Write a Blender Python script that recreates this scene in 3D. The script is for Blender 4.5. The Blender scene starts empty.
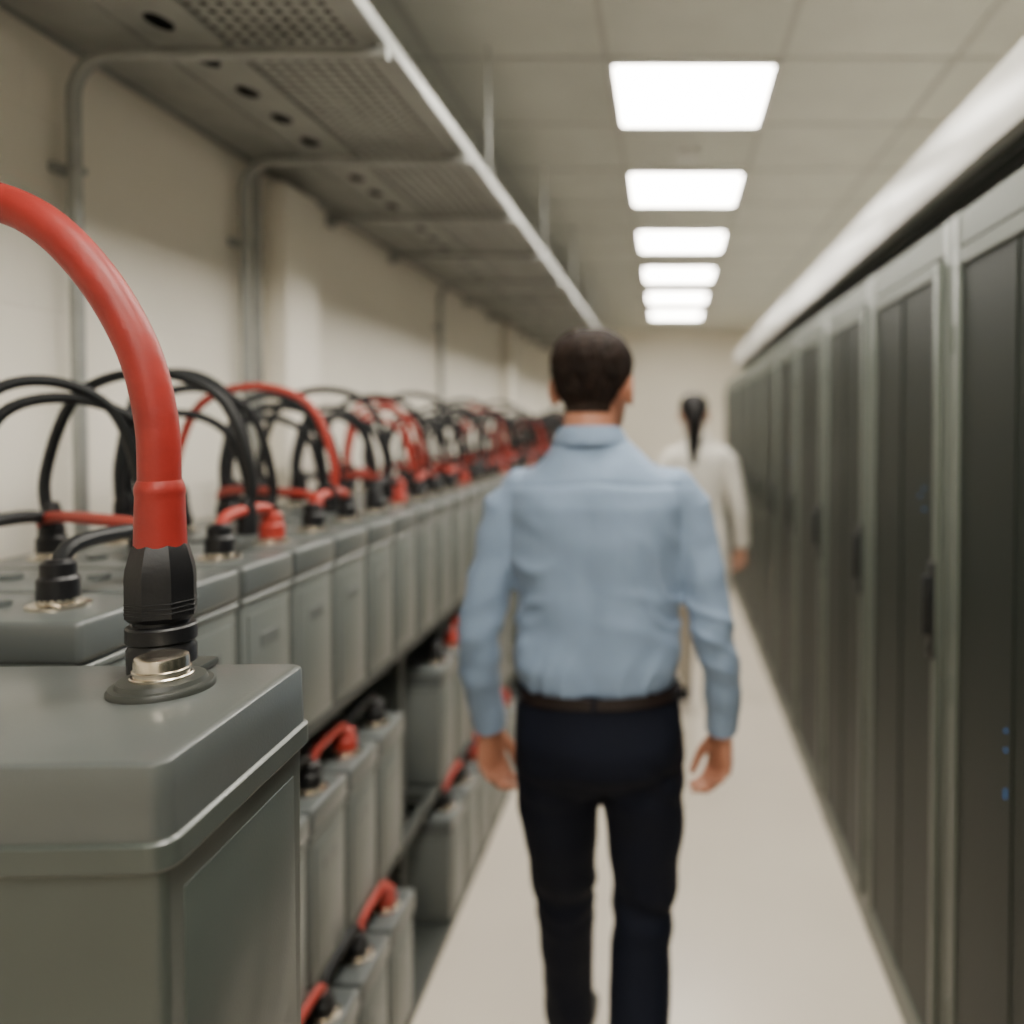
import bpy, bmesh, math, random
from mathutils import Vector, Matrix, noise
random.seed(7)
scene = bpy.context.scene
COL = scene.collection
PI = math.pi

# ---------------------------------------------------------------- materials
def mat(name, col, rough=0.5, metal=0.0, var=0.0, vscale=8.0, bump=0.0, bscale=60.0, coat=0.0, spec=0.5, emit=None, estr=0.0, sheen=0.0, stretch=None):
    m = bpy.data.materials.new(name); m.use_nodes = True
    nt = m.node_tree; b = nt.nodes['Principled BSDF']
    c4 = (col[0], col[1], col[2], 1)
    b.inputs['Base Color'].default_value = c4
    b.inputs['Roughness'].default_value = rough
    b.inputs['Metallic'].default_value = metal
    b.inputs['Coat Weight'].default_value = coat
    b.inputs['Coat Roughness'].default_value = 0.15
    b.inputs['Specular IOR Level'].default_value = spec
    b.inputs['Sheen Weight'].default_value = sheen
    if emit:
        b.inputs['Emission Color'].default_value = (*emit, 1)
        b.inputs['Emission Strength'].default_value = estr
    tc = nt.nodes.new('ShaderNodeTexCoord')
    src = tc.outputs['Object']
    if stretch:
        mp = nt.nodes.new('ShaderNodeMapping'); mp.inputs['Scale'].default_value = stretch
        nt.links.new(src, mp.inputs['Vector']); src = mp.outputs['Vector']
    if var > 0:
        n = nt.nodes.new('ShaderNodeTexNoise'); n.inputs['Scale'].default_value = vscale
        n.inputs['Detail'].default_value = 4
        nt.links.new(src, n.inputs['Vector'])
        r = nt.nodes.new('ShaderNodeMapRange')
        r.inputs['From Min'].default_value = 0.3; r.inputs['From Max'].default_value = 0.7
        r.inputs['To Min'].default_value = 1-var; r.inputs['To Max'].default_value = 1+var
        nt.links.new(n.outputs['Fac'], r.inputs['Value'])
        mx = nt.nodes.new('ShaderNodeVectorMath'); mx.operation = 'SCALE'
        mx.inputs[0].default_value = col
        nt.links.new(r.outputs['Result'], mx.inputs['Scale'])
        nt.links.new(mx.outputs['Vector'], b.inputs['Base Color'])
    if bump > 0:
        n2 = nt.nodes.new('ShaderNodeTexNoise'); n2.inputs['Scale'].default_value = bscale
        n2.inputs['Detail'].default_value = 3
        nt.links.new(src, n2.inputs['Vector'])
        bp = nt.nodes.new('ShaderNodeBump'); bp.inputs['Strength'].default_value = bump
        bp.inputs['Distance'].default_value = 0.01
        nt.links.new(n2.outputs['Fac'], bp.inputs['Height'])
        nt.links.new(bp.outputs['Normal'], b.inputs['Normal'])
    return m

M = {}
M['case'] = mat('battery_case_grey', (0.125, 0.138, 0.128), 0.42, var=0.06, vscale=5, bump=0.05, bscale=300, coat=0.12)
M['casetop'] = mat('battery_lid_grey', (0.092, 0.103, 0.100), 0.36, var=0.05, vscale=5, coat=0.2)
M['fcase'] = mat('large_battery_grey', (0.060, 0.071, 0.063), 0.38, var=0.05, vscale=9, bump=0.04, bscale=420, coat=0.2)
M['ftop'] = mat('large_battery_lid_grey', (0.080, 0.089, 0.085), 0.33, var=0.05, vscale=14, bump=0.04, bscale=350, coat=0.3)
M['black'] = mat('black_rubber', (0.006, 0.006, 0.007), 0.42, var=0.1, bump=0.05, bscale=200, spec=0.4)
M['rubber'] = mat('dark_grey_rubber', (0.028, 0.031, 0.026), 0.45)
M['blackcable'] = mat('black_cable_jacket', (0.006, 0.007, 0.008), 0.5, spec=0.35)
M['red'] = mat('red_cable_jacket', (0.265, 0.020, 0.015), 0.45, var=0.12, vscale=25, bump=0.10, bscale=60, spec=0.4)
M['redlink'] = mat('red_link_jacket', (0.36, 0.030, 0.018), 0.5)
M['nickel'] = mat('nickel_bolt', (0.66, 0.60, 0.50), 0.25, metal=1.0, var=0.1, vscale=60)
M['zinc'] = mat('galvanised_steel', (0.32, 0.33, 0.31), 0.45, metal=0.4, var=0.12, vscale=12)
M['tray'] = mat('tray_steel', (0.32, 0.33, 0.305), 0.5, metal=0.15, var=0.12, vscale=12)
M['steel'] = mat('painted_rack_steel', (0.045, 0.050, 0.045), 0.5, var=0.1)
M['white'] = mat('white_trunking', (0.52, 0.51, 0.47), 0.3, var=0.14, vscale=2.5)
M['cabframe'] = mat('cabinet_frame_grey', (0.085, 0.097, 0.080), 0.40, var=0.06, vscale=3, spec=0.4)
M['cabbody'] = mat('cabinet_body_dark', (0.02, 0.023, 0.02), 0.5)
M['handle'] = mat('handle_black', (0.005, 0.006, 0.007), 0.4)
M['led'] = mat('led_blue', (0.01, 0.05, 0.1), 0.4, emit=(0.04, 0.32, 0.9), estr=0.35)
M['trim'] = mat('baseboard_vinyl', (0.25, 0.25, 0.23), 0.5)
M['grid'] = mat('ceiling_tbar', (0.54, 0.54, 0.50), 0.5)
M['fixture'] = mat('fixture_frame', (0.8, 0.8, 0.77), 0.4)
M['skin'] = mat('skin', (0.44, 0.19, 0.115), 0.5, var=0.06, vscale=20)
M['skin_w'] = mat('skin_light', (0.46, 0.25, 0.17), 0.5, var=0.06, vscale=20)
M['lips'] = mat('lips', (0.36, 0.13, 0.10), 0.45)
M['eyew'] = mat('eye_white', (0.7, 0.68, 0.65), 0.2)
M['iris'] = mat('iris_brown', (0.05, 0.025, 0.012), 0.2)
M['hair'] = mat('hair_dark_brown', (0.016, 0.0085, 0.0055), 0.75, spec=0.22, var=0.5, vscale=70, bump=1.0, bscale=150, stretch=(1, 1, 0.25))
M['hairb'] = mat('hair_black', (0.005, 0.004, 0.004), 0.6, spec=0.25, var=0.4, vscale=60, bump=0.7, bscale=130, stretch=(1, 1, 0.2))
M['shirt'] = mat('shirt_light_blue', (0.220, 0.305, 0.435), 0.85, var=0.06, vscale=10, bump=0.5, bscale=11, sheen=0.1, stretch=(1, 1, 0.6))
M['trousers'] = mat('trousers_navy', (0.0035, 0.0050, 0.0120), 0.85, var=0.12, vscale=10, bump=0.3, bscale=14, spec=0.22, stretch=(1, 1, 0.4))
M['coat'] = mat('lab_coat_white', (0.70, 0.67, 0.60), 0.85, var=0.04, bump=0.3, bscale=18, stretch=(1, 1, 0.4))
M['slacks'] = mat('slacks_beige', (0.42, 0.38, 0.31), 0.85, var=0.05)
M['belt'] = mat('belt_brown_leather', (0.012, 0.006, 0.005), 0.5)
M['shoe'] = mat('shoe_black_leather', (0.008, 0.008, 0.008), 0.3)
M['plastic'] = mat('white_plastic', (0.6, 0.6, 0.56), 0.4)

def wall_mat(name, horiz):
    m = mat(name, (0.82, 0.775, 0.675), 0.6, var=0.03, vscale=2.0)
    nt = m.node_tree; b = nt.nodes['Principled BSDF']
    tc = nt.nodes.new('ShaderNodeTexCoord'); sp = nt.nodes.new('ShaderNodeSeparateXYZ'); cb = nt.nodes.new('ShaderNodeCombineXYZ')
    nt.links.new(tc.outputs['Object'], sp.inputs[0])
    nt.links.new(sp.outputs[horiz], cb.inputs['X']); nt.links.new(sp.outputs['Z'], cb.inputs['Y'])
    br = nt.nodes.new('ShaderNodeTexBrick'); br.inputs['Scale'].default_value = 1
    br.inputs['Brick Width'].default_value = 0.4; br.inputs['Row Height'].default_value = 0.2
    br.inputs['Mortar Size'].default_value = 0.005; br.inputs['Mortar Smooth'].default_value = 0.6
    nt.links.new(cb.outputs[0], br.inputs['Vector'])
    bp = nt.nodes.new('ShaderNodeBump'); bp.inputs['Strength'].default_value = 0.5; bp.inputs['Distance'].default_value = 0.004
    bp.invert = True
    nt.links.new(br.outputs['Fac'], bp.inputs['Height']); nt.links.new(bp.outputs['Normal'], b.inputs['Normal'])
    return m
M['wallx'] = wall_mat('wall_paint_block_side', 'Y')
M['wally'] = wall_mat('wall_paint_block_end', 'X')
M['ceil'] = mat('ceiling_tile', (0.70, 0.71, 0.655), 0.9, var=0.04, vscale=5, bump=0.3, bscale=250)
M['floor'] = mat('floor_epoxy', (0.67, 0.60, 0.50), 0.28, var=0.04, vscale=1.5)
M['diff'] = mat('light_diffuser', (0.9, 0.9, 0.88), 0.5, emit=(1.0, 0.945, 0.845), estr=31.0)

def door_mat():
    m = mat('perforated_door', (0.04, 0.045, 0.04), 0.5, spec=0.22)
    nt = m.node_tree; b = nt.nodes['Principled BSDF']
    tc = nt.nodes.new('ShaderNodeTexCoord')
    sp = nt.nodes.new('ShaderNodeSeparateXYZ'); nt.links.new(tc.outputs['Object'], sp.inputs[0])
    outs = []
    for ax in ('Y', 'Z'):
        mu = nt.nodes.new('ShaderNodeMath'); mu.operation = 'MULTIPLY'; mu.inputs[1].default_value = 2*PI/0.008
        nt.links.new(sp.outputs[ax], mu.inputs[0])
        si = nt.nodes.new('ShaderNodeMath'); si.operation = 'SINE'; nt.links.new(mu.outputs[0], si.inputs[0]); outs.append(si)
    ml = nt.nodes.new('ShaderNodeMath'); ml.operation = 'MULTIPLY'
    nt.links.new(outs[0].outputs[0], ml.inputs[0]); nt.links.new(outs[1].outputs[0], ml.inputs[1])
    rp = nt.nodes.new('ShaderNodeMapRange'); rp.inputs['From Min'].default_value = -0.2; rp.inputs['From Max'].default_value = 0.2
    nt.links.new(ml.outputs[0], rp.inputs['Value'])
    mx = nt.nodes.new('ShaderNodeMix'); mx.data_type = 'RGBA'
    mx.inputs[6].default_value = (0.004, 0.006, 0.005, 1); mx.inputs[7].default_value = (0.020, 0.026, 0.020, 1)
    nt.links.new(rp.outputs['Result'], mx.inputs[0]); nt.links.new(mx.outputs[2], b.inputs['Base Color'])
    return m
M['door'] = door_mat()

# ---------------------------------------------------------------- mesh builder
class MB:
    def __init__(s): s.bm = bmesh.new()
    def _add(s, tmp, mi):
        for f in tmp.faces: f.material_index = mi; f.smooth = True
        me = bpy.data.meshes.new('tmp'); tmp.to_mesh(me); tmp.free()
        s.bm.from_mesh(me); bpy.data.meshes.remove(me)
    def box(s, lo, hi, bev=0.0, seg=2, mi=0, rot=None):
        t = bmesh.new(); bmesh.ops.create_cube(t, size=1)
        c = [(lo[i]+hi[i])/2 for i in range(3)]; d = [abs(hi[i]-lo[i]) for i in range(3)]
        for v in t.verts: v.co = Vector((v.co.x*d[0], v.co.y*d[1], v.co.z*d[2]))
        if bev > 0: bmesh.ops.bevel(t, geom=t.edges[:], offset=bev, segments=seg, profile=0.5, affect='EDGES')
        if rot is not None:
            for v in t.verts: v.co = rot @ v.co
        for v in t.verts: v.co += Vector(c)
        s._add(t, mi)
    def loft(s, rings, mi=0, cap=True, closed=False):
        t = bmesh.new(); R = [[t.verts.new(p) for p in r] for r in rings]
        n = len(R[0]); m = len(R)
        for i in range(m if closed else m-1):
            a = R[i]; b = R[(i+1) % m]
            for k in range(n):
                t.faces.new((a[k], a[(k+1) % n], b[(k+1) % n], b[k]))
        if cap and not closed:
            t.faces.new(list(reversed(R[0]))); t.faces.new(R[-1])
        bmesh.ops.recalc_face_normals(t, faces=t.faces[:])
        s._add(t, mi)
    def ell(s, secs, n=28, mi=0, p=2.0):
        rings = []
        for (cx, cy, z, rx, ry) in secs:
            r = []
            for k in range(n):
                a = 2*PI*k/n; c, si = math.cos(a), math.sin(a)
                r.append((cx+rx*math.copysign(abs(c)**(2/p), c), cy+ry*math.copysign(abs(si)**(2/p), si), z))
            rings.append(r)
        s.loft(rings, mi)
    def tube(s, pts, rads, n=16, mi=0, ref=(0, 1, 0.01), round_ends=False):
        P = [Vector(p) for p in pts]; rings = []
        m = len(P)
        if not isinstance(rads, (list, tuple)): rads = [rads]*m
        rads = [(r, r) if not isinstance(r, (list, tuple)) else r for r in rads]
        if round_ends:
            d0 = (P[0]-P[1]).normalized(); d1 = (P[-1]-P[-2]).normalized()
            r0, r1 = rads[0], rads[-1]
            pre = [P[0]+d0*min(r0)*k for k in (0.98, 0.7)]; post = [P[-1]+d1*min(r1)*k for k in (0.7, 0.98)]
            P = pre+P+post
            rads = [(r0[0]*.2, r0[1]*.2), (r0[0]*.71, r0[1]*.71)]+rads+[(r1[0]*.71, r1[1]*.71), (r1[0]*.2, r1[1]*.2)]
            m = len(P)
        u = Vector(ref)
        for i in range(m):
            d = (P[min(i+1, m-1)]-P[max(i-1, 0)]).normalized()
            u = (u - d*u.dot(d)).normalized(); w = d.cross(u)
            a, b = rads[i]
            rings.append([P[i]+u*math.cos(2*PI*k/n)*a+w*math.sin(2*PI*k/n)*b for k in range(n)])
        s.loft(rings, mi)
    def cyl(s, p0, p1, r0, r1=None, n=24, mi=0):
        s.tube([p0, p1], [r0, r0 if r1 is None else r1], n=n, mi=mi, ref=(1, 0.01, 0.02))
    def lathe(s, cx, cy, prof, n=32, mi=0):
        s.loft([[(cx+r*math.cos(2*PI*k/n), cy+r*math.sin(2*PI*k/n), z) for k in range(n)] for r, z in prof], mi)
    def sphere(s, c, r, mi=0, seg=20):
        t = bmesh.new(); bmesh.ops.create_uvsphere(t, u_segments=seg, v_segments=seg//2, radius=1)
        if not isinstance(r, (list, tuple)): r = (r, r, r)
        for v in t.verts: v.co = Vector((v.co.x*r[0]+c[0], v.co.y*r[1]+c[1], v.co.z*r[2]+c[2]))
        s._add(t, mi)
    def mesh(s, name, mats, sharp=35):
        me = bpy.data.meshes.new(name); s.bm.to_mesh(me); s.bm.free()
        for m in mats: me.materials.append(m)
        if sharp: me.set_sharp_from_angle(angle=math.radians(sharp))
        return me
    def obj(s, name, mats, parent=None, loc=(0, 0, 0), sharp=35):
        o = bpy.data.objects.new(name, s.mesh(name, mats, sharp)); COL.objects.link(o)
        o.location = loc
        if parent: o.parent = parent
        return o

def add(name, me, loc=(0, 0, 0), rotz=0, parent=None, scale=None):
    o = bpy.data.objects.new(name, me); COL.objects.link(o); o.location = loc; o.rotation_euler[2] = rotz
    if scale: o.scale = scale
    if parent: o.parent = parent
    return o

def spline(pts, sub=8):
    P = [Vector(p) for p in pts]; out = []
    Q = [2*P[0]-P[1]]+P+[2*P[-1]-P[-2]]
    for i in range(1, len(Q)-2):
        for k in range(sub):
            t = k/sub
            out.append(0.5*((2*Q[i])+(-Q[i-1]+Q[i+1])*t+(2*Q[i-1]-5*Q[i]+4*Q[i+1]-Q[i+2])*t*t+(-Q[i-1]+3*Q[i]-3*Q[i+1]+Q[i+2])*t**3))
    out.append(P[-1]); return out

def fuse(mb, voxel, smooth=4, fac=0.5):
    me = bpy.data.meshes.new('f'); mb.bm.to_mesh(me); mb.bm.free()
    o = bpy.data.objects.new('f', me); COL.objects.link(o)
    r = o.modifiers.new('r', 'REMESH'); r.mode = 'VOXEL'; r.voxel_size = voxel
    s = o.modifiers.new('s', 'SMOOTH'); s.iterations = smooth; s.factor = fac
    dg = bpy.context.evaluated_depsgraph_get(); dg.update()
    out = bpy.data.meshes.new_from_object(o.evaluated_get(dg))
    bpy.data.objects.remove(o); bpy.data.meshes.remove(me)
    for p in out.polygons: p.use_smooth = True
    return out

# ---------------------------------------------------------------- room
XL, XR, YB, YF, H = -1.27, 1.25, -2.6, 10.8, 2.83
CAMZ = 1.57
def slab(name, lo, hi, m):
    b = MB(); b.box(lo, hi); return b.obj(name, [m])
slab('floor', (XL-.1, YB-.1, -.1), (XR+.1, YF+.1, 0), M['floor'])
slab('ceiling', (XL-.1, YB-.1, H), (XR+.1, YF+.1, H+.1), M['ceil'])
slab('wall_left', (XL-.1, YB-.1, 0), (XL, YF+.1, H), M['wallx'])
slab('wall_right', (XR, YB-.1, 0), (XR+.1, YF+.1, H), M['wallx'])
slab('wall_back', (XL, YF, 0), (XR, YF+.1, H), M['wally'])
slab('wall_front', (XL, YB-.1, 0), (XR, YB, H), M['wally'])
slab('baseboard_back', (XL, YF-.012, 0), (XR, YF, .1), M['trim'])
for i, y in enumerate((2.52, 6.1, 9.7)):
    b = MB(); b.box((XL, y, 0), (XL+.075, y+.24, CAMZ+.765), bev=0.012); b.obj('wall_pilaster', [M['wallx']])
b = MB()
PX0, PX1 = -0.21, 0.39
for k in range(-1, 4):
    x = PX0+.6*(k-1)
    if XL < x < XR: b.box((x-.010, YB, H-.005), (x+.010, YF, H-.0005))
y = 2.78-.6*8
while y < YF:
    b.box((XL, y-.010, H-.005), (XR, y+.010, H-.0007)); y += .6
b.obj('ceiling_grid', [M['grid']])
lb = MB()
fr = .022
lb.box((0, 0, -.014), (.6, fr, 0), .002, 1, 0); lb.box((0, .6-fr, -.014), (.6, .6, 0), .002, 1, 0)
lb.box((0, fr, -.014), (fr, .6-fr, 0), .002, 1, 0); lb.box((.6-fr, fr, -.014), (.6, .6-fr, 0), .002, 1, 0)
lb.box((fr, fr, -.009), (.6-fr, .6-fr, -.002), 0, 1, 1)
lme = lb.mesh('ceiling_light_panel', [M['fixture'], M['diff']])
y = 2.78-1.2*4
while y < 9.2:
    add('ceiling_light_panel', lme, (PX0, y, H-.006)); y += 1.2
b = MB(); b.lathe(0, 0, [(.055, 0), (.055, -.018), (.045, -.03), (.02, -.038), (.004, -.039)]); b.obj('smoke_detector', [M['plastic']], loc=(.10, 3.70, H-.001))

# ---------------------------------------------------------------- server cabinets
W = .68; HC = 2.02
def cabinet(leds):
    b = MB(); g = .003
    b.box((.03, g, .0), (.58, W-g, HC-.01), .004, 1, 1)
    b.box((0, g, 0), (.035, .045, HC), .005, 2, 0)
    b.box((0, W-.045, 0), (.035, W-g, HC), .005, 2, 0)
    b.box((0.002, .04, HC-.075), (.035, W-.04, HC), .004, 1, 0)
    b.box((0.002, .04, 0), (.035, W-.04, .085), .004, 1, 0)
    b.box((-.012, .05, .095), (.006, .078, HC-.085), .004, 2, 2)
    b.box((-.012, W-.078, .095), (.006, W-.05, HC-.085), .004, 2, 2)
    b.box((-.012, .078, HC-.12), (.006, W-.078, HC-.085), .003, 1, 2)
    b.box((-.012, .078, .095), (.006, W-.078, .13), .003, 1, 2)
    b.box((-.009, W*.5-.010, .13), (.005, W*.5+.010, HC-.12), .003, 1, 3)
    b.box((-.006, .078, .13), (.004, W-.078, HC-.12), 0, 1, 3)
    b.box((-.022, .052, 1.04), (-.010, .080, 1.26), .004, 2, 4)
    b.box((-.038, .057, 1.09), (-.020, .075, 1.23), .006, 2, 4)
    b.cyl((-.026, .066, 1.06), (-.020, .066, 1.06), .008, mi=4, n=12)
    for hz in (.3, 1.0, 1.75):
        b.cyl((-.008, W-.046, hz-.03), (-.008, W-.046, hz+.03), .007, mi=0, n=10)
    b.box((.05, .05, HC-.012), (.5, W-.05, HC+.02), .004, 1, 1)
    for (ly, lz) in leds:
        b.box((-.0085, ly-.0025, lz-.0025), (-.0055, ly+.0025, lz+.0025), 0, 1, 5)
    return b.mesh('server_cabinet', [M['cabframe'], M['cabbody'], M['cabframe'], M['door'], M['handle'], M['led']])
ledA = [(.15, 1.42), (.15, 1.37), (.18, 1.40)]
ledB = [(.36, 1.02), (.36, .985), (.36, .91), (.36, .90), (.345, .89)]
cA, cB, cC = cabinet(ledA), cabinet(ledB), cabinet([])
y0 = 1.745-.68*6
for i in range(16):
    yy = y0+.68*i
    me = cA if i in (6, 9) else (cB if i in (5, 2) else cC)
    add('server_cabinet', me, (.615, yy, 0))
b = MB()
b.box((.76, YB+.01, CAMZ+.66), (1.249, 9.2, CAMZ+.83), .006, 2, 0)
yy = YB+.6
while yy < 9.2:
    b.box((.757, yy-.004, CAMZ+.655), (1.2, yy+.004, CAMZ+.835), 0, 1, 0); yy += 1.2
yy = YB+.3
while yy < 9:
    b.box((1.0, yy, HC+.02), (1.03, yy+.04, CAMZ+.66), 0, 1, 1); yy += 1.36
for xx in (.80, .84, .88, .92):
    b.box((xx, YB+.02, CAMZ+.645), (xx+.012, 9.18, CAMZ+.661), 0, 1, 2)
b.obj('cable_trunking', [M['white'], M['zinc'], M['steel']])

# ---------------------------------------------------------------- cable tray
TX0, TX1, TZ = -1.255, -.61, CAMZ+.80
def perf(mb, x0, x1, y0, y1, z, nx, ny, hx, hy):
    t = bmesh.new(); n = 12
    dx = (x1-x0)/nx; dy = (y1-y0)/ny
    sq = []
    for k in range(n):
        a = 2*PI*(k+.5)/n; c, s_ = math.cos(a), math.sin(a); m = max(abs(c), abs(s_)); sq.append((c/m, s_/m, c, s_))
    for i in range(nx):
        for j in range(ny):
            cx, cy = x0+(i+.5)*dx, y0+(j+.5)*dy
            O = [t.verts.new((cx+a*dx/2, cy+b_*dy/2, z)) for a, b_, c, d in sq]
            I = [t.verts.new((cx+c*hx, cy+d*hy, z)) for a, b_, c, d in sq]
            for k in range(n):
                t.faces.new((O[k], O[(k+1) % n], I[(k+1) % n], I[k]))
            for sx in (-1, 1):
                for sy in (-1, 1):
                    best = sorted(range(n), key=lambda k: (sq[k][0]-sx)**2+(sq[k][1]-sy)**2)[:2]
                    try: t.faces.new((O[best[0]], O[best[1]], t.verts.new((cx+sx*dx/2, cy+sy*dy/2, z))))
                    except Exception: pass
    mb._add(t, 0)
b = MB()
TY0, TY1 = -1.5, 10.6
b.box((TX0, TY0, TZ-.001), (-1.09, TY1, TZ+.001), 0, 1, 0)
perf(b, -1.09, -.93, TY0, TY1, TZ, 1, 72, .024, .036)
perf(b, -.93, TX1, TY0, TY1, TZ, 10, 400, .0080, .0080)
b.box((TX0-.012, TY0, TZ-.012), (TX0, TY1, TZ+.07), .003, 1, 0)
b.box((TX1, TY0, TZ-.008), (TX1+.020, TY1, TZ+.036), .006, 2, 1)
b.box((TX1-.02, TY0, TZ-.012), (TX1+.026, TY1, TZ-.004), .003, 1, 1)
b.box((-.94, TY0, TZ-.008), (-.92, TY1, TZ+.004), .002, 1, 0)
b.box((-1.10, TY0, TZ-.006), (-1.085, TY1, TZ+.004), .002, 1, 0)
for k in range(11):  # black cables added as backing above the tray so its holes look dark
    xx = -1.09+.044*k
    pts = [(xx+.004*math.sin(j*1.3+k), TY0+.1+j*.5, TZ+.025+.003*math.sin(j*2.1+k)) for j in range(24)]
    b.tube(spline(pts, 2), .021, n=8, mi=2)
y = -.9
while y < 10.5:
    xx = TX1+.010
    b.cyl((xx, y, TZ+.03), (xx, y, H-.001), .004, n=8, mi=1)
    b.box((xx-.014, y-.018, TZ+.034), (xx+.014, y+.018, TZ+.05), .003, 1, 1)
    y += 1.2
b.obj('cable_tray', [M['tray'], M['zinc'], M['blackcable']])
def conduit(y, off, vert=True, z0=.25):
    b = MB(); r = .014; zt = TZ-.030
    if vert:
        pts = [(XL+.035, 0, z0)]+[(XL+.035, 0, z0+(zt-.1-z0)*k/4) for k in range(1, 5)]
        arc = [(XL+.035+.09*(1-math.cos(a)), 0, zt-.09+.09*math.sin(a)) for a in [PI/2*k/6 for k in range(7)]]
        pts = pts[:-1]+arc+[(-.9, 0, zt), (TX1+.03, 0, zt)]
        b.tube(pts, r, n=12, mi=0)
        for z in (1.2, 2.1):
            b.box((XL, -.030, z-.010), (XL+.02, .030, z+.010), .002, 1, 0)
            b.box((XL+.015, -.018, z-.009), (XL+.052, .018, z+.009), .004, 1, 0)
        b.cyl((XL+.035, 0, z0-.002), (XL+.035, 0, z0+.05), r*1.3, n=12)
    else:
        b.cyl((XL, 0, zt), (TX1+.03, 0, zt), r, n=12)
        b.box((XL, -.03, zt-.03), (XL+.01, .03, zt+.015), .002, 1, 0)
    if off:
        b.cyl((XL+.035, .065, z0), (XL+.035, .065, TZ-.012), r*.9, n=12)
        b.cyl((XL+.035, .065, 1.6), (XL+.035, .065, 1.66), r*1.25, n=12)
    b.obj('conduit' if vert else 'tray_bracket', [M['zinc']], loc=(0, y, 0))
for i, y in enumerate((1.0, 1.68, 2.35, 3.02, 3.69, 4.36, 5.03, 5.7, 6.5, 7.2, 7.9, 8.6, 9.2)):
    conduit(y, i == 2, i in (0, 1, 2, 5, 8, 11))

# ---------------------------------------------------------------- batteries
BL, BW, BH = .475, .174, .36
def battery_mesh(red_front, xf=-.09):
    b = MB()
    b.box((-BL+.006, -BW/2+.002, 0), (-.006, BW/2-.002, BH-.05), .008, 2, 0)
    b.box((-BL, -BW/2, BH-.052), (0, BW/2, BH), .008, 3, 1)
    b.box((-BL+.003, -BW/2+.001, BH-.066), (-.003, BW/2-.001, BH-.056), .002, 1, 0)
    b.box((-.008, -BW/2+.018, .03), (-.003, BW/2-.018, BH-.085), .004, 2, 0)
    b.box((-.0035, -.030, BH-.15), (-.002, .030, BH-.125), .0005, 1, 1)
    for k, x in enumerate((xf, -.385)):
        b.lathe(x, 0, [(.036, BH-.001), (.036, BH+.004), (.030, BH+.006)], mi=4, n=20)
        b.lathe(x, 0, [(.024, BH+.004), (.024, BH+.012), (.018, BH+.013)], mi=4, n=20)
        mi = 5 if (red_front and k == 0) else 2
        b.lathe(x, 0, [(.024, BH+.010), (.024, BH+.036), (.020, BH+.041), (.020, BH+.056), (.013, BH+.062)], mi=mi, n=18)
    for x in (-.17, -.237, -.305):
        b.lathe(x, 0, [(.016, BH-.001), (.016, BH+.007), (.012, BH+.009)], mi=1, n=14)
    return b.mesh('battery', [M['case'], M['casetop'], M['black'], M['steel'], M['nickel'], M['redlink']])
bmA, bmB = battery_mesh(False), battery_mesh(True)
bmC, bmD = battery_mesh(False, -.045), battery_mesh(True, -.045)
PIT = .186
top_y = [.945+BW/2+PIT*i for i in range(46)]
ZT = .975; Z2 = .45; Z3 = .03
for i, y in enumerate(top_y):
    add('battery', bmB if i % 4 == 3 else bmA, (-.70, y, ZT))
low = []
for k in range(6):
    s0 = 1.0+1.46*k
    for j in range(6): low.append((s0+BW/2+PIT*j, k, j))
for (y, k, j) in low:
    if y > 9.3: continue
    add('battery', bmD if (j % 3 == 1) else bmC, (-.70, y, Z2))
    add('battery', bmD if (j % 3 == 2) else bmC, (-.665, y-.03, Z3), scale=(1, 1, .9))
b = MB(); YE = 9.6
for z in (ZT, Z2):
    b.box((-.735, .93, z-.025), (-.71, YE, z-.0005), .003, 1); b.box((-1.175, .93, z-.04), (-1.15, YE, z-.0005), .003, 1)
    y = .95
    while y < YE:
        b.box((-1.16, y, z-.03), (-.73, y+.05, z-.001)); y += .243
b.box((-1.175, .93, 0), (-.67, YE, .0295), .004, 1)
for y in (.97, 2.285, 3.745, 5.205, 6.665, 8.125, 9.55):
    for x in (-.80, -1.175):
        b.box((x, y-.02, .02), (x+.035, y+.02, ZT-.002), .003, 1)
b.obj('battery_rack', [M['steel']])

def linkmesh(name, dy, h, r, m, dx=0.0):
    b = MB(); z = .045
    pts = spline([(0, 0, z-.02), (0, dy*.08, z+h*.75), (dx*.5, dy*.5, z+h), (dx, dy*.92, z+h*.75), (dx, dy, z-.02)], 6)
    b.tube(pts, r, n=10); return b.mesh(name, [m])
LK_r = linkmesh('red_link_cable', PIT, .03, .011, M['redlink'])
LK_b = linkmesh('black_link_cable', PIT, .035, .011, M['blackcable'])
LK_rd = linkmesh('red_link_cable', PIT, .035, .010, M['redlink'], dx=-.295)
for i in range(45):
    y = top_y[i]
    if i % 2 == 0: add('red_link_cable' if i % 6 else 'black_link_cable', LK_r if i % 6 else LK_b, (-.79, y, ZT+BH))
    else: add('red_link_cable' if i % 3 == 0 else 'black_link_cable', LK_r if i % 3 == 0 else LK_b, (-1.085, y, ZT+BH))
    if i % 3 == 1: add('red_link_cable', LK_rd, (-.79, y, ZT+BH))
for (y, k, j) in low:
    if y > 9.2 or j == 5: continue
    add('red_link_cable' if j % 2 else 'black_link_cable', LK_r if j % 2 else LK_b, (-.745, y, Z2+BH))
    add('black_link_cable' if j % 2 else 'red_link_cable', LK_b if j % 2 else LK_r, (-.71, y-.03, Z3+BH*.9))

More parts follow.
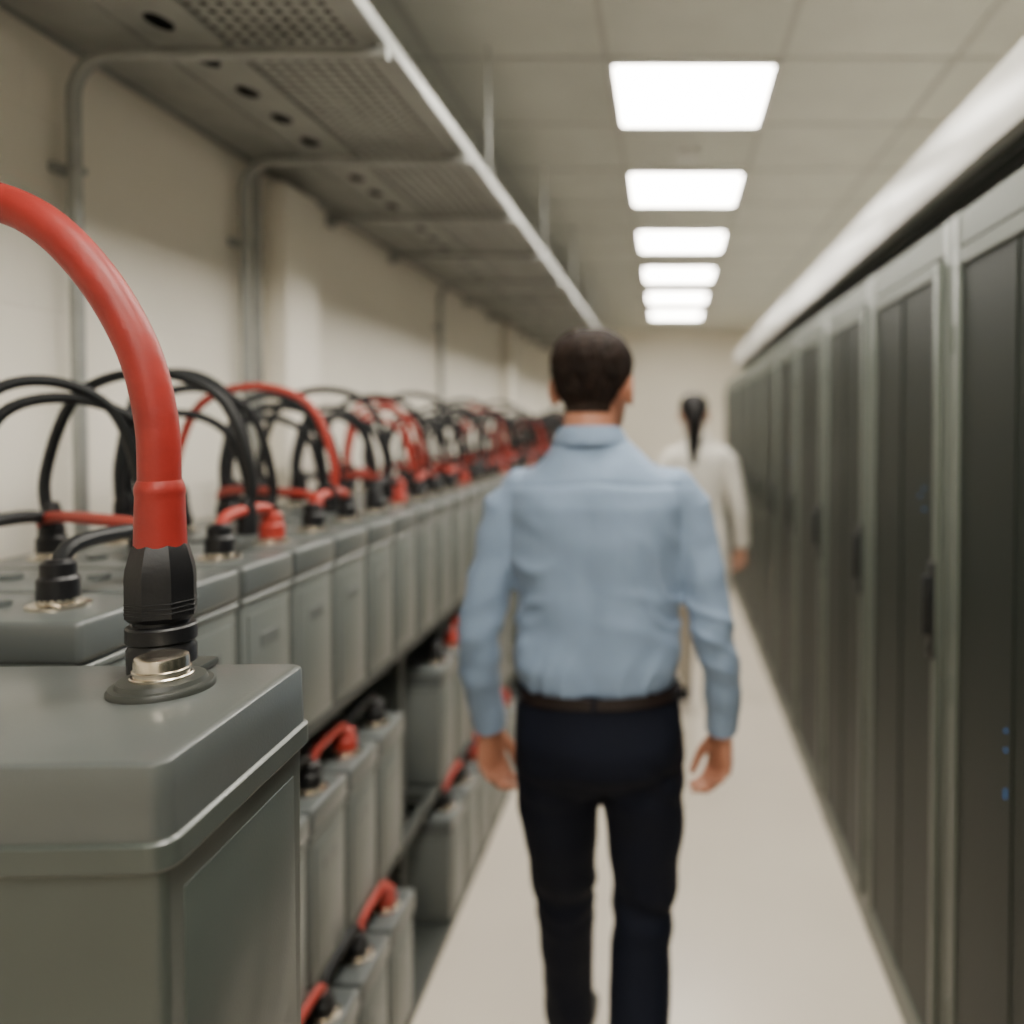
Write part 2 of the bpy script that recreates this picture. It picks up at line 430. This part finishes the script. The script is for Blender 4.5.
def arch(name, p, q, h, r, m, lean=0.0, boots=True):
    b = MB(); p = Vector(p); q = Vector(q); c = (p+q)/2
    pts = [p, p+Vector((0, 0, h*.35))+(p-c)*.05, p+(c-p)*.28+Vector((lean*.5, 0, h*.85)), c+Vector((lean, 0, h)), q+(c-q)*.28+Vector((lean*.5, 0, h*.85)), q+Vector((0, 0, h*.35))+(q-c)*.05, q]
    b.tube(spline(pts, 7), r, n=12, mi=0)
    if boots:
        for e in (p, q):
            b.tube([e+Vector((0, 0, -.02)), e+Vector((0, 0, .03)), e+Vector((0, 0, .05))], [r*1.9, r*1.8, r*1.15], n=12, mi=1)
    return b.obj(name, [m, M['black']])
zt = ZT+BH+.05
random.seed(11)
for i in range(1, 44):
    y = top_y[i]
    red = i in (4, 9, 17, 25, 34)
    mm = M['redlink' if red else 'blackcable']
    r = .0095
    h = .275+random.uniform(-.04, .04)
    arch('battery_cable', (-1.085, y, zt), (-.93 if i % 2 else -.79, y+PIT*(1 if i % 2 else .5), zt-(.03 if i % 2 else 0)), h, r, mm)
    if i % 2 == 1:
        arch('battery_cable', (-1.085, y+.03, zt), (-.90, y+PIT*1.15, zt-.03), h*.9, r, mm)
    else:
        arch('battery_cable', (-1.085, y+PIT, zt), (-.93, y+PIT*1.9, zt-.03), h*.8, r, M['blackcable'] if i % 8 else M['redlink'])

# ---------------------------------------------------------------- large battery in the foreground
def rr(w0, w1, l0, l1, r, z, ins, n=8):
    x0, x1, y0_, y1 = w0+ins, w1-ins, l0+ins, l1-ins; r = max(r-ins*.5, .004); out = []
    for (cx, cy, a0) in ((x1-r, y1-r, 0), (x0+r, y1-r, 90), (x0+r, y0_+r, 180), (x1-r, y0_+r, 270)):
        for k in range(n+1):
            a = math.radians(a0+90*k/n); out.append((cx+r*math.cos(a), cy+r*math.sin(a), z))
    return out
WB, LB, HB = .60, .262, .46
g = bpy.data.objects.new('large_battery', None); COL.objects.link(g)
g.location = (-.384, .603, 1.312-HB); g.rotation_euler[2] = math.radians(2.0)
b = MB()
T = HB
lid = [(T, .007), (T-.0007, .0040), (T-.0025, .0013), (T-.005, .0003), (T-.030, 0), (T-.060, -.001)]
b.loft([rr(-WB, 0, 0, LB, .016, z, i) for z, i in lid], 1)
lip = [(T-.059, .004), (T-.061, -.003), (T-.063, -.005), (T-.082, -.005), (T-.085, -.003), (T-.087, .004)]
b.loft([rr(-WB, 0, 0, LB, .018, z, i) for z, i in lip], 0)
body = [(T-.085, .003), (T-.10, .004), (T-.3, .005), (.01, .006), (0, .010)]
b.loft([rr(-WB, 0, 0, LB, .012, z, i) for z, i in body], 0)
b.box((-.010, .030, .02), (-.0028, LB-.028, T-.112), .002, 2, 0)
b.obj('case', [M['fcase'], M['ftop']], parent=g, sharp=30)
gi = (Matrix.Translation(g.location) @ Matrix.Rotation(g.rotation_euler[2], 4, 'Z')).inverted()
def L(x, y, z): return gi @ Vector((x, y, z))
def terminal(bx, by, cx, cy, tag):
    b = MB(); p = L(bx, by, 1.31); q = L(cx, cy, 1.31); z = HB
    b.lathe(p.x, p.y, [(.0465, z-.001), (.0465, z+.003), (.0445, z+.006), (.040, z+.007), (.038, z+.011), (.035, z+.012)], mi=0, n=48)
    b.lathe(p.x, p.y, [(.0275, z+.010), (.0275, z+.014), (.0265, z+.015)], mi=1, n=40)
    b.lathe(p.x, p.y, [(.0240, z+.013), (.0240, z+.029), (.0230, z+.032), (.0195, z+.0335), (.005, z+.034)], mi=1, n=40)
    b.lathe(p.x, p.y, [(.0255, z+.018), (.0255, z+.020), (.0240, z+.021)], mi=1, n=40)
    b.box((min(p.x, q.x)-.006, p.y+.01, z+.001), (max(p.x, q.x)+.016, q.y+.02, z+.010), .003, 2, 0)
    b.lathe(q.x, q.y, [(.0315, z+.0), (.0320, z+.004), (.0320, z+.026), (.030, z+.029), (.029, z+.033)], mi=2, n=36)
    b.lathe(q.x, q.y, [(.031, z+.032), (.0328, z+.034), (.0328, z+.048), (.031, z+.050), (.026, z+.051), (.026, z+.056)], mi=2, n=36)
    b.lathe(q.x, q.y, [(.029, z+.055), (.0335, z+.060), (.0335, z+.100), (.0325, z+.110), (.0270, z+.131), (.0250, z+.134)], mi=2, n=8)
    for k in range(3):
        b.lathe(q.x, q.y, [(.0325, z+.063+k*.005), (.0340, z+.064+k*.005), (.0340, z+.0655+k*.005), (.0325, z+.0665+k*.005)], mi=2, n=8)
    b.obj('terminal_'+tag, [M['rubber'], M['nickel'], M['black']], parent=g)
terminal(-.496, .778, -.531, .834, 'right')
terminal(-.930, .758, -.905, .815, 'left')
sc = .832/800
pp = [(160, 550), (160, 515), (160, 480), (158, 420), (142, 350), (104, 280), (52, 226), (-6, 202), (-66, 200), (-128, 226), (-172, 290), (-195, 370), (-201, 450), (-201, 515), (-201, 550)]
pts = []
for i, (px, py) in enumerate(pp):
    t = i/(len(pp)-1)
    xw = (px-668)*sc
    if i < 3: xw = -.531+(i*.001)
    if i > 11: xw = -.905
    pts.append(L(xw, .834-.019*t, CAMZ+(425-py)*sc))
sp = spline(pts, 10)
b = MB(); b.tube(sp, .0200, n=28, mi=0, ref=(0, 1, 0))
for end in (sp[:21], sp[::-1][:21]):
    n = len(end); rads = []
    for i in range(n):
        t = i/(n-1)
        rads.append(.0245-.0022*t + (.0008 if i in (n-4, n-3) else 0) if i < n-1 else .0205)
    b.tube(end, rads, n=28, mi=0, ref=(0, 1, 0))
b.obj('red_power_cable', [M['red']], parent=g)
b = MB()
x0, x1, yA, yB = -.985, -.395, .61, .86
b.box((x0, yA, .81), (x1, yB, .8515), .004, 1)
for xx in (x0, x1-.04):
    for yy in (yA, yB-.04):
        b.box((xx, yy, 0), (xx+.04, yy+.04, .812), .004, 1)
b.box((x0, yA+.005, .2), (x1, yB-.005, .23), .003, 1)
b.obj('battery_stand', [M['steel']])

# ---------------------------------------------------------------- people
def sstep(a, b_, x):
    t = max(0, min(1, (x-a)/(b_-a))); return t*t*(3-2*t)

def make_hand(root, s, Wp, skin, D=Vector((0, .18, -1)), inward=.6):
    D = D.normalized()
    A = Vector((-s*inward, math.sqrt(1-inward**2), 0)); A = (A-D*A.dot(D)).normalized()
    N = Vector((-s*A.y, -abs(A.x), 0)); N = (N-D*N.dot(D)-A*N.dot(A)).normalized()
    b = MB(); W_ = Vector(Wp)
    b.tube([W_-D*.05, W_, W_+D*.03, W_+D*.065, W_+D*.088, W_+D*.098], [(.027, .022), (.026, .019), (.034, .018), (.040, .016), (.039, .013), (.033, .009)], n=20, ref=A)
    lens = [(.030, (.040, .023, .019), .0090), (.0095, (.044, .026, .020), .0092), (-.0115, (.041, .025, .019), .0089), (-.031, (.032, .019, .017), .0078)]
    for k, (off, ls, r) in enumerate(lens):
        base = W_+D*(.084-(.004 if k in (0,) else (.010 if k == 3 else 0)))+A*off*.95
        p = base; P = [p-D*.02, p]; ang = 0
        fan = A*(off*.9)
        for j, l in enumerate(ls):
            ang += math.radians((22, 36, 28)[j]+k*4)
            p = p+(D*math.cos(ang)+N*math.sin(ang)+fan*.5).normalized()*l; P.append(p)
        b.tube(spline(P, 3), [r*(1.02-.018*q) for q in range((len(P)-1)*3+1)], n=12, ref=A, round_ends=True)
    p = W_+D*.026+A*.018+N*.006
    P = [p, p+(D*.85+A*.52+N*.35).normalized()*.040, ]
    P.append(P[-1]+(D*.95+A*.22+N*.35).normalized()*.031); P.append(P[-1]+(D*.95+A*.02+N*.4).normalized()*.024)
    b.tube(spline(P, 3), [.0142-.0006*q for q in range(10)], n=12, ref=A, round_ends=True)
    me = fuse(b, .0026, 3); me.materials.append(skin)
    o = add('hand_'+('right' if s > 0 else 'left'), me, parent=root); return o

def make_head(root, hx, hy, skin, hairm, female=False, neckx=0.0, turn=0.0, thick=.013, k=1.0, dz=0.0):
    hd = bpy.data.objects.new('head', None); COL.objects.link(hd); hd.parent = root
    hd.location = (hx, hy, dz); hd.rotation_euler[2] = turn
    S = [(0, .072, 1.545, .020, .016), (0, .060, 1.555, .036, .032), (0, .046, 1.572, .049, .050), (0, .030, 1.60, .060, .068), (0, .016, 1.635, .068, .083),
         (0, .006, 1.67, .0735, .093), (0, 0, 1.70, .0765, .098), (0, -.003, 1.73, .0745, .0955), (0, -.005, 1.752, .066, .084), (0, -.005, 1.768, .050, .064), (0, -.004, 1.778, .030, .038), (0, -.004, 1.781, .012, .016)]
    S = [(a, b_, c, d*k, e*k) for a, b_, c, d, e in S]
    nr = .050 if female else .058
    def base(with_face):
        b = MB(); b.ell(S, n=32, p=2.15)
        b.tube([(neckx-hx, -.035-hy, 1.46), (0, -.028, 1.56), (0, -.012, 1.64)], [nr*1.12, nr, nr*.97], n=24, ref=(1, 0, 0))
        if with_face:
            b.tube([(0, .088, 1.688), (0, .101, 1.668), (0, .114, 1.645), (0, .100, 1.636)], [.008, .0095, .0125, .010], n=12, ref=(1, 0, 0), round_ends=True)
            for s in (-1, 1):
                b.sphere((s*.012, .1, 1.640), (.008, .009, .007))
                b.tube([(s*.012, .090, 1.693), (s*.032, .086, 1.697), (s*.052, .068, 1.690)], [.007, .008, .006], n=10, round_ends=True)
                b.sphere((s*.040, .062, 1.640), (.024, .026, .022))
                E = []
                for q in range(13):
                    a = math.radians(-100+q*28)
                    E.append((s*(.0785*k+.008+.003*math.cos(a)), -.004-.017*math.cos(a), 1.662+.029*math.sin(a)))
                b.tube(E, .0052, n=8, ref=(1, 0, 0))
                b.sphere((s*(.074*k+.006), -.002, 1.660), (.009, .016, .027))
            b.sphere((0, .088, 1.556), (.018, .014, .012))
            b.tube([(-.022, .088, 1.607), (0, .099, 1.609), (.022, .088, 1.607)], [.005, .0085, .005], n=10, round_ends=True)
        return b
    me = fuse(base(True), .0036, 3)
    for v in me.vertices:
        for s in (-1, 1):
            d = ((v.co.x-s*.033)**2/.017**2+(v.co.z-1.673)**2/.011**2)
            if v.co.y > .05 and d < 1.8: v.co.y -= .008*math.exp(-d*1.2)
    me.materials.append(skin)
    add('face_and_neck', me, parent=hd)
    b = MB()
    for s in (-1, 1):
        b.sphere((s*.033, .0755, 1.673), .0125, 0); b.sphere((s*.033, .0840, 1.673), (.0055, .0045, .0055), 1, 12)
        b.tube([(s*.014, .0985, 1.699), (s*.032, .0955, 1.705), (s*.052, .076, 1.698)], [(.003, .003), (.004, .004), (.002, .002)], n=8, mi=2, ref=(1, 0, 0))
    b.tube(spline([(-.024, .0905, 1.6085), (-.008, .1010, 1.612), (0, .1020, 1.6105), (.008, .1010, 1.612), (.024, .0905, 1.6085)], 3), .0038, n=8, mi=3, ref=(0, 0, 1), round_ends=True)
    b.tube(spline([(-.022, .0905, 1.606), (0, .1015, 1.6025), (.022, .0905, 1.606)], 4), .0042, n=8, mi=3, ref=(0, 0, 1), round_ends=True)
    b.obj('eyes_brows_lips', [M['eyew'], M['iris'], hairm, M['lips']], parent=hd)
    hm = fuse(base(False), .0040, 3)
    def zth(y):
        if y < -.045: return 1.618
        if y < -.012: return 1.618+(1.672-1.618)*sstep(-.050, -.026, y)
        if y < .022: return 1.672 - .028*sstep(-.004, .012, y)
        if y < .034: return 1.644+.06*sstep(.022, .034, y)
        return 1.704+.034*sstep(.034, .085, y)
    bm = bmesh.new(); bm.from_mesh(hm)
    dele = [f for f in bm.faces if f.calc_center_median().z < zth(f.calc_center_median().y)-.004]
    bmesh.ops.delete(bm, geom=dele, context='FACES')
    bm.normal_update()
    nn = {v: v.normal.copy() for v in bm.verts}
    for v in bm.verts:
        e = v.co.z-zth(v.co.y)
        t = .0015+thick*(.45+.55*sstep(1.66, 1.75, v.co.z))*sstep(-.004, .030, e)
        q = noise.noise(Vector((v.co.x*38, v.co.y*38, v.co.z*20)))*.0050+noise.noise(Vector((v.co.x*110, v.co.y*110, v.co.z*50)))*.0030
        if female: q *= .3
        v.co = v.co+nn[v]*(t+q*sstep(0, .02, e))
    bmesh.ops.solidify(bm, geom=bm.faces[:], thickness=.003)
    bm.to_mesh(hm); bm.free()
    for p_ in hm.polygons: p_.use_smooth = True
    hm.materials.clear(); hm.materials.append(hairm)
    add('hair', hm, parent=hd)
    if female:
        b = MB()
        pts = spline([(0, -.095, 1.70), (0, -.130, 1.69), (.000, -.145, 1.62), (-.002, -.137, 1.54), (-.004, -.135, 1.46), (-.004, -.137, 1.40)], 5)
        b.tube(pts, [(.024+.024*math.sin(PI*(q/25)**.8)-.008*q/25) for q in range(26)], n=16, mi=0, ref=(1, 0, 0), round_ends=True)
        b.tube([(0, -.110, 1.698), (0, -.122, 1.692)], .030, n=16, mi=1, ref=(1, 0, 0))
        b.obj('ponytail', [hairm, M['black']], parent=hd)
    return hd

def shoe(root, s, heel, toe_dir, pitch, m):
    b = MB()
    rings = []
    prof = [(-.065, .020, .008, .050), (-.058, .032, 0, .075), (-.03, .037, 0, .085), (.02, .038, 0, .085), (.07, .041, 0, .065), (.12, .047, 0, .052), (.165, .045, .001, .042), (.195, .032, .004, .032), (.208, .014, .010, .022)]
    for (y, w, z0_, z1_) in prof:
        r = []
        for k in range(16):
            a = 2*PI*k/16; c, si = math.cos(a), math.sin(a)
            r.append((w*math.copysign(abs(c)**.7, c), y, z0_+(z1_-z0_)*(.5+.5*math.copysign(abs(si)**.7, si))))
        rings.append(r)
    b.loft(rings)
    b.box((-.036, -.06, -.0), (.036, .0, .018), .006, 2)
    o = b.obj('shoe_'+('right' if s > 0 else 'left'), [m], parent=root, loc=heel)
    o.rotation_euler = (-pitch, 0, -toe_dir); return o

def wrinkle(me, fn):
    nrm = [v.normal.copy() for v in me.vertices]
    for v, n_ in zip(me.vertices, nrm): v.co = v.co+n_*fn(v.co)

def make_man():
    root = bpy.data.objects.new('man', None); COL.objects.link(root); root.location = (-.150, 1.73, 0)
    b = MB()
    T_ = [(-.0, .0, .998, .160, .105), (0, -.002, 1.02, .171, .116), (0, -.005, 1.06, .176, .120), (0, -.004, 1.14, .174, .118), (0, -.004, 1.23, .179, .120), (0, -.008, 1.33, .190, .126),
          (0, -.014, 1.40, .192, .122), (-.002, -.016, 1.435, .182, .110), (-.006, -.016, 1.468, .152, .092), (-.010, -.012, 1.502, .112, .076), (-.014, -.006, 1.54, .076, .066), (-.016, -.002, 1.560, .064, .061)]
    b.ell(T_, n=36, p=2.25)
    armL = [(-.10, -.01, 1.430), (-.155, -.01, 1.422), (-.192, -.008, 1.385), (-.212, -.010, 1.31), (-.237, -.020, 1.21), (-.254, -.024, 1.125), (-.262, .006, 1.04), (-.258, .040, .955), (-.252, .058, .900)]
    armR = [(.10, -.01, 1.430), (.155, -.01, 1.422), (.192, -.008, 1.385), (.210, -.012, 1.31), (.230, -.026, 1.21), (.246, -.032, 1.125), (.264, -.006, 1.04), (.272, .024, .955), (.270, .040, .900)]
    ra = [.056, .059, .057, .052, .048, .045, .044, .040, .035]
    b.tube(armL, ra, n=20, ref=(0, 1, 0)); b.tube(armR, ra, n=20, ref=(0, 1, 0))
    me = fuse(b, .0054, 5)
    def fold(p, a, s_, ph, sh=3):
        t = p.x*a[0]+p.y*a[1]+p.z*a[2]
        return (.5+.5*math.sin(t*s_+ph))**sh
    def wr(p):
        ax = abs(p.x); sg = 1 if p.x > 0 else -1; d = 0
        n1 = noise.noise(Vector((p.x*6, p.y*6, p.z*6))); n2 = noise.noise(Vector((p.x*4+9, p.y*4, p.z*4)))
        n3 = noise.noise(Vector((p.x*9-5, p.y*9, p.z*7+3)))
        wa = sstep(.185, .215, ax+.02*sstep(1.1, 1.0, p.z))*sstep(1.45, 1.38, p.z)
        ridge = fold(p, (.5*sg, .5, 1), 85, n1*9)
        d += wa*(.0095*(ridge-.4)*(.25+.75*math.exp(-((p.z-1.14)/.11)**2))*(.5+n3) + .0070*noise.noise(Vector((p.x*12, p.y*12, p.z*18))))
        wb = 1-wa
        d += wb*(.0055*(fold(p, (1, .2, .1), 90, n1*10)-.35)*sstep(1.15, 1.03, p.z)
             + .0090*noise.noise(Vector((p.x*6+p.z*4, p.y*5, p.z*9-ax*8)))
             + .0095*(fold(p, (.9*sg, 0, 1), 46, n1*8)-.35)*sstep(.05, .17, ax)*sstep(1.44, 1.32, p.z)*(.5+n2)
             - .005*math.exp(-((p.x+.006+.01*n2)/.022)**2)*sstep(1.48, 1.35, p.z)*(p.y < 0)
             + .0075*(fold(p, (.35*sg, 0, 1), 50, n2*12)-.35)*sstep(1.32, 1.10, p.z)*(.5+n3)*(p.y < 0))
        d -= .0030*math.exp(-((p.z-1.452+.05*ax)/.004)**2)*(p.y < 0)*wb
        return d*sstep(.985, 1.02, p.z+.15*wa)
    wrinkle(me, wr)
    me.materials.append(M['shirt']); add('shirt', me, parent=root)
    b = MB()
    prof = [(.0615, 1.536), (.0615, 1.563), (.0645, 1.569), (.069, 1.565), (.083, 1.534), (.082, 1.529), (.076, 1.532), (.066, 1.556), (.064, 1.536)]
    n = 48; rings = []
    for k in range(n):
        a = 2*PI*k/n; fr_ = .5+.5*math.sin(a)
        rings.append([(-.016+r*math.cos(a)*(1.02), -.006+r*math.sin(a)*1.04, z-.030*fr_**2) for r, z in prof])
    b.loft(rings, 0, closed=True); b.obj('collar', [M['shirt']], parent=root, sharp=60)
    for s, arm in ((-1, armL), (1, armR)):
        p0, p1 = Vector(arm[-2]), Vector(arm[-1]); d = (p1-p0).normalized(); b = MB()
        b.tube([p1-d*.055, p1-d*.05, p1+d*.008, p1+d*.012], [.035, .0385, .0365, .033], n=28, ref=(0, 1, 0))
        b.obj('cuff_'+('right' if s > 0 else 'left'), [M['shirt']], parent=root)
    b = MB()
    b.ell([(0, 0, 1.018, .166, .110), (0, 0, 1.00, .172, .116), (0, -.004, .95, .178, .124), (0, -.010, .90, .182, .132), (0, -.010, .85, .180, .130), (0, -.004, .815, .167, .110), (0, 0, .79, .13, .08)], n=32, p=2.2)
    LL = [(-.090, -.002, .90), (-.093, .004, .80), (-.092, .038, .68), (-.090, .080, .56), (-.090, .105, .49), (-.090, .128, .40), (-.090, .165, .27), (-.090, .205, .14), (-.090, .220, .085)]
    LR = [(.090, -.004, .90), (.095, .0, .80), (.098, .012, .68), (.098, .022, .57), (.095, .018, .49), (.090, -.045, .39), (.086, -.125, .29), (.084, -.215, .175), (.083, -.25, .135)]
    rl = [.095, .093, .085, .076, .070, .066, .063, .058, .056]
    b.tube(LL, rl, n=22, ref=(1, 0, 0)); b.tube(LR, rl, n=22, ref=(1, 0, 0))
    me = fuse(b, .0068, 6)
    def wt(p):
        n1 = noise.noise(Vector((p.x*5, p.y*5, p.z*5)))
        d = .006*noise.noise(Vector((p.x*8, p.y*8, p.z*13)))
        d += .0040*math.sin(p.z*60+p.x*30+n1*8)*(math.exp(-((p.z-.50)/.07)**2)+math.exp(-((p.z-.80)/.05)**2)+math.exp(-((p.z-.14)/.08)**2))
        return d
    wrinkle(me, wt); me.materials.append(M['trousers']); add('trousers', me, parent=root)
    b = MB(); rings = []
    pf = [(.0, -.014), (.003, -.014), (.004, .0), (.003, .010), (0, .010), (-.004, 0)]
    n = 64
    for k in range(n):
        a = 2*PI*k/n; c, si = math.cos(a), math.sin(a)
        ex, ey = math.copysign(abs(c)**(2/2.25), c), math.copysign(abs(si)**(2/2.25), si)
        rings.append([((.1730+o)*ex, -.001+(.1175+o)*ey, 1.003+z) for o, z in pf])
    b.loft(rings, 0, closed=True)
    for a in (-90, -50, -130, 30, 150, -10, 190):
        a = math.radians(a); x, y = .176*math.cos(a), .121*math.sin(a)
        b.box((x-.005, y-.004, .984), (x+.005, y+.004, 1.017), .002, 1, 1)
    b.box((-.022, .112, .986), (.022, .126, 1.018), .004, 2, 2)
    b.obj('belt', [M['belt'], M['trousers'], M['nickel']], parent=root)
    make_hand(root, -1, (-.252, .063, .888), M['skin']); make_hand(root, 1, (.271, .045, .888), M['skin'], D=Vector((-.06, .12, -1)))
    make_head(root, -.014, .018, M['skin'], M['hair'], neckx=-.012, turn=math.radians(-9), dz=-.018)
    shoe(root, -1, (-.092, .225, 0.0), .08, -.0, M['shoe'])
    shoe(root, 1, (.084, -.262, .072), .06, .42, M['shoe'])
    return root
make_man()

def make_woman():
    root = bpy.data.objects.new('woman_in_lab_coat', None); COL.objects.link(root); root.location = (.165, 4.45, 0); root.scale = (.975, .975, .975)
    b = MB()
    b.ell([(0, 0, .60, .185, .155), (0, 0, .66, .190, .158), (0, -.006, .85, .185, .145), (0, -.008, .95, .178, .135), (0, 0, 1.08, .158, .112), (0, .004, 1.16, .148, .105), (0, 0, 1.26, .158, .112), (0, 0, 1.36, .168, .118),
           (0, -.006, 1.42, .168, .108), (0, -.010, 1.46, .150, .092), (0, -.012, 1.495, .115, .075), (0, -.012, 1.53, .075, .062), (0, -.012, 1.555, .060, .056)], n=32, p=2.2)
    AR = [(.09, -.01, 1.44), (.145, -.01, 1.43), (.18, -.01, 1.39), (.20, -.015, 1.30), (.222, -.02, 1.20), (.240, -.02, 1.12), (.252, .01, 1.03), (.258, .035, .95), (.258, .045, .91)]
    AL = [(-p[0], p[1], p[2]) for p in AR]
    ra = [.052, .057, .056, .052, .050, .047, .046, .045, .044]
    b.tube(AR, ra, n=18, ref=(0, 1, 0)); b.tube(AL, ra, n=18, ref=(0, 1, 0))
    me = fuse(b, .0075, 5)
    wrinkle(me, lambda p: .006*noise.noise(Vector((p.x*8, p.y*8, p.z*5)))+.005*math.sin(math.atan2(p.y, p.x)*9)*sstep(1.0, .7, p.z)*(abs(p.x) < .21))
    me.materials.append(M['coat']); add('lab_coat', me, parent=root)
    b = MB(); rings = []
    prof = [(.056, 1.535), (.056, 1.562), (.060, 1.568), (.080, 1.535), (.076, 1.528), (.062, 1.55)]
    for k in range(40):
        a = 2*PI*k/40; fr_ = .5+.5*math.sin(a)
        rings.append([(r*math.cos(a), -.014+r*math.sin(a), z-.04*fr_**2) for r, z in prof])
    b.loft(rings, 0, closed=True); b.box((-.05, -.128, 1.12), (.05, -.108, 1.155), .004, 2, 0)
    b.obj('collar_and_half_belt', [M['coat']], parent=root)
    b = MB()
    b.ell([(0, 0, .95, .15, .105), (0, -.004, .85, .155, .110), (0, 0, .79, .11, .08)], n=28)
    b.tube([(-.075, 0, .88), (-.078, .01, .7), (-.074, .045, .48), (-.072, .07, .3), (-.072, .12, .08)], [.08, .074, .056, .055, .048], n=20, ref=(1, 0, 0))
    b.tube([(.075, 0, .88), (.078, 0, .7), (.076, .005, .48), (.074, -.06, .3), (.073, -.16, .10)], [.08, .074, .056, .055, .048], n=20, ref=(1, 0, 0))
    me = fuse(b, .0075, 5); me.materials.append(M['slacks']); add('slacks', me, parent=root)
    make_hand(root, -1, (-.257, .052, .905), M['skin_w']); make_hand(root, 1, (.257, .052, .905), M['skin_w'])
    make_head(root, -.022, .012, M['skin_w'], M['hairb'], female=True, k=.95, thick=.011)
    shoe(root, -1, (-.073, .125, 0), .05, 0, M['shoe']); shoe(root, 1, (.073, -.175, .045), .05, .28, M['shoe'])
make_woman()

# ---------------------------------------------------------------- world + camera
w = bpy.data.worlds.new('World'); scene.world = w; w.use_nodes = True
w.node_tree.nodes['Background'].inputs[0].default_value = (.02, .02, .02, 1)
cam = bpy.data.cameras.new('camera'); co = bpy.data.objects.new('camera', cam); COL.objects.link(co)
co.location = (0, 0, CAMZ)
tilt = math.radians(1.5)
co.rotation_euler = (PI/2-tilt, 0, 0)
cam.sensor_width = 36; cam.lens = 800/1024*36
cam.shift_x = -156/1024; cam.shift_y = -(87-800*math.tan(tilt))/1024
cam.clip_start = .02
cam.dof.use_dof = True; cam.dof.focus_distance = .79; cam.dof.aperture_fstop = 1.8
scene.camera = co
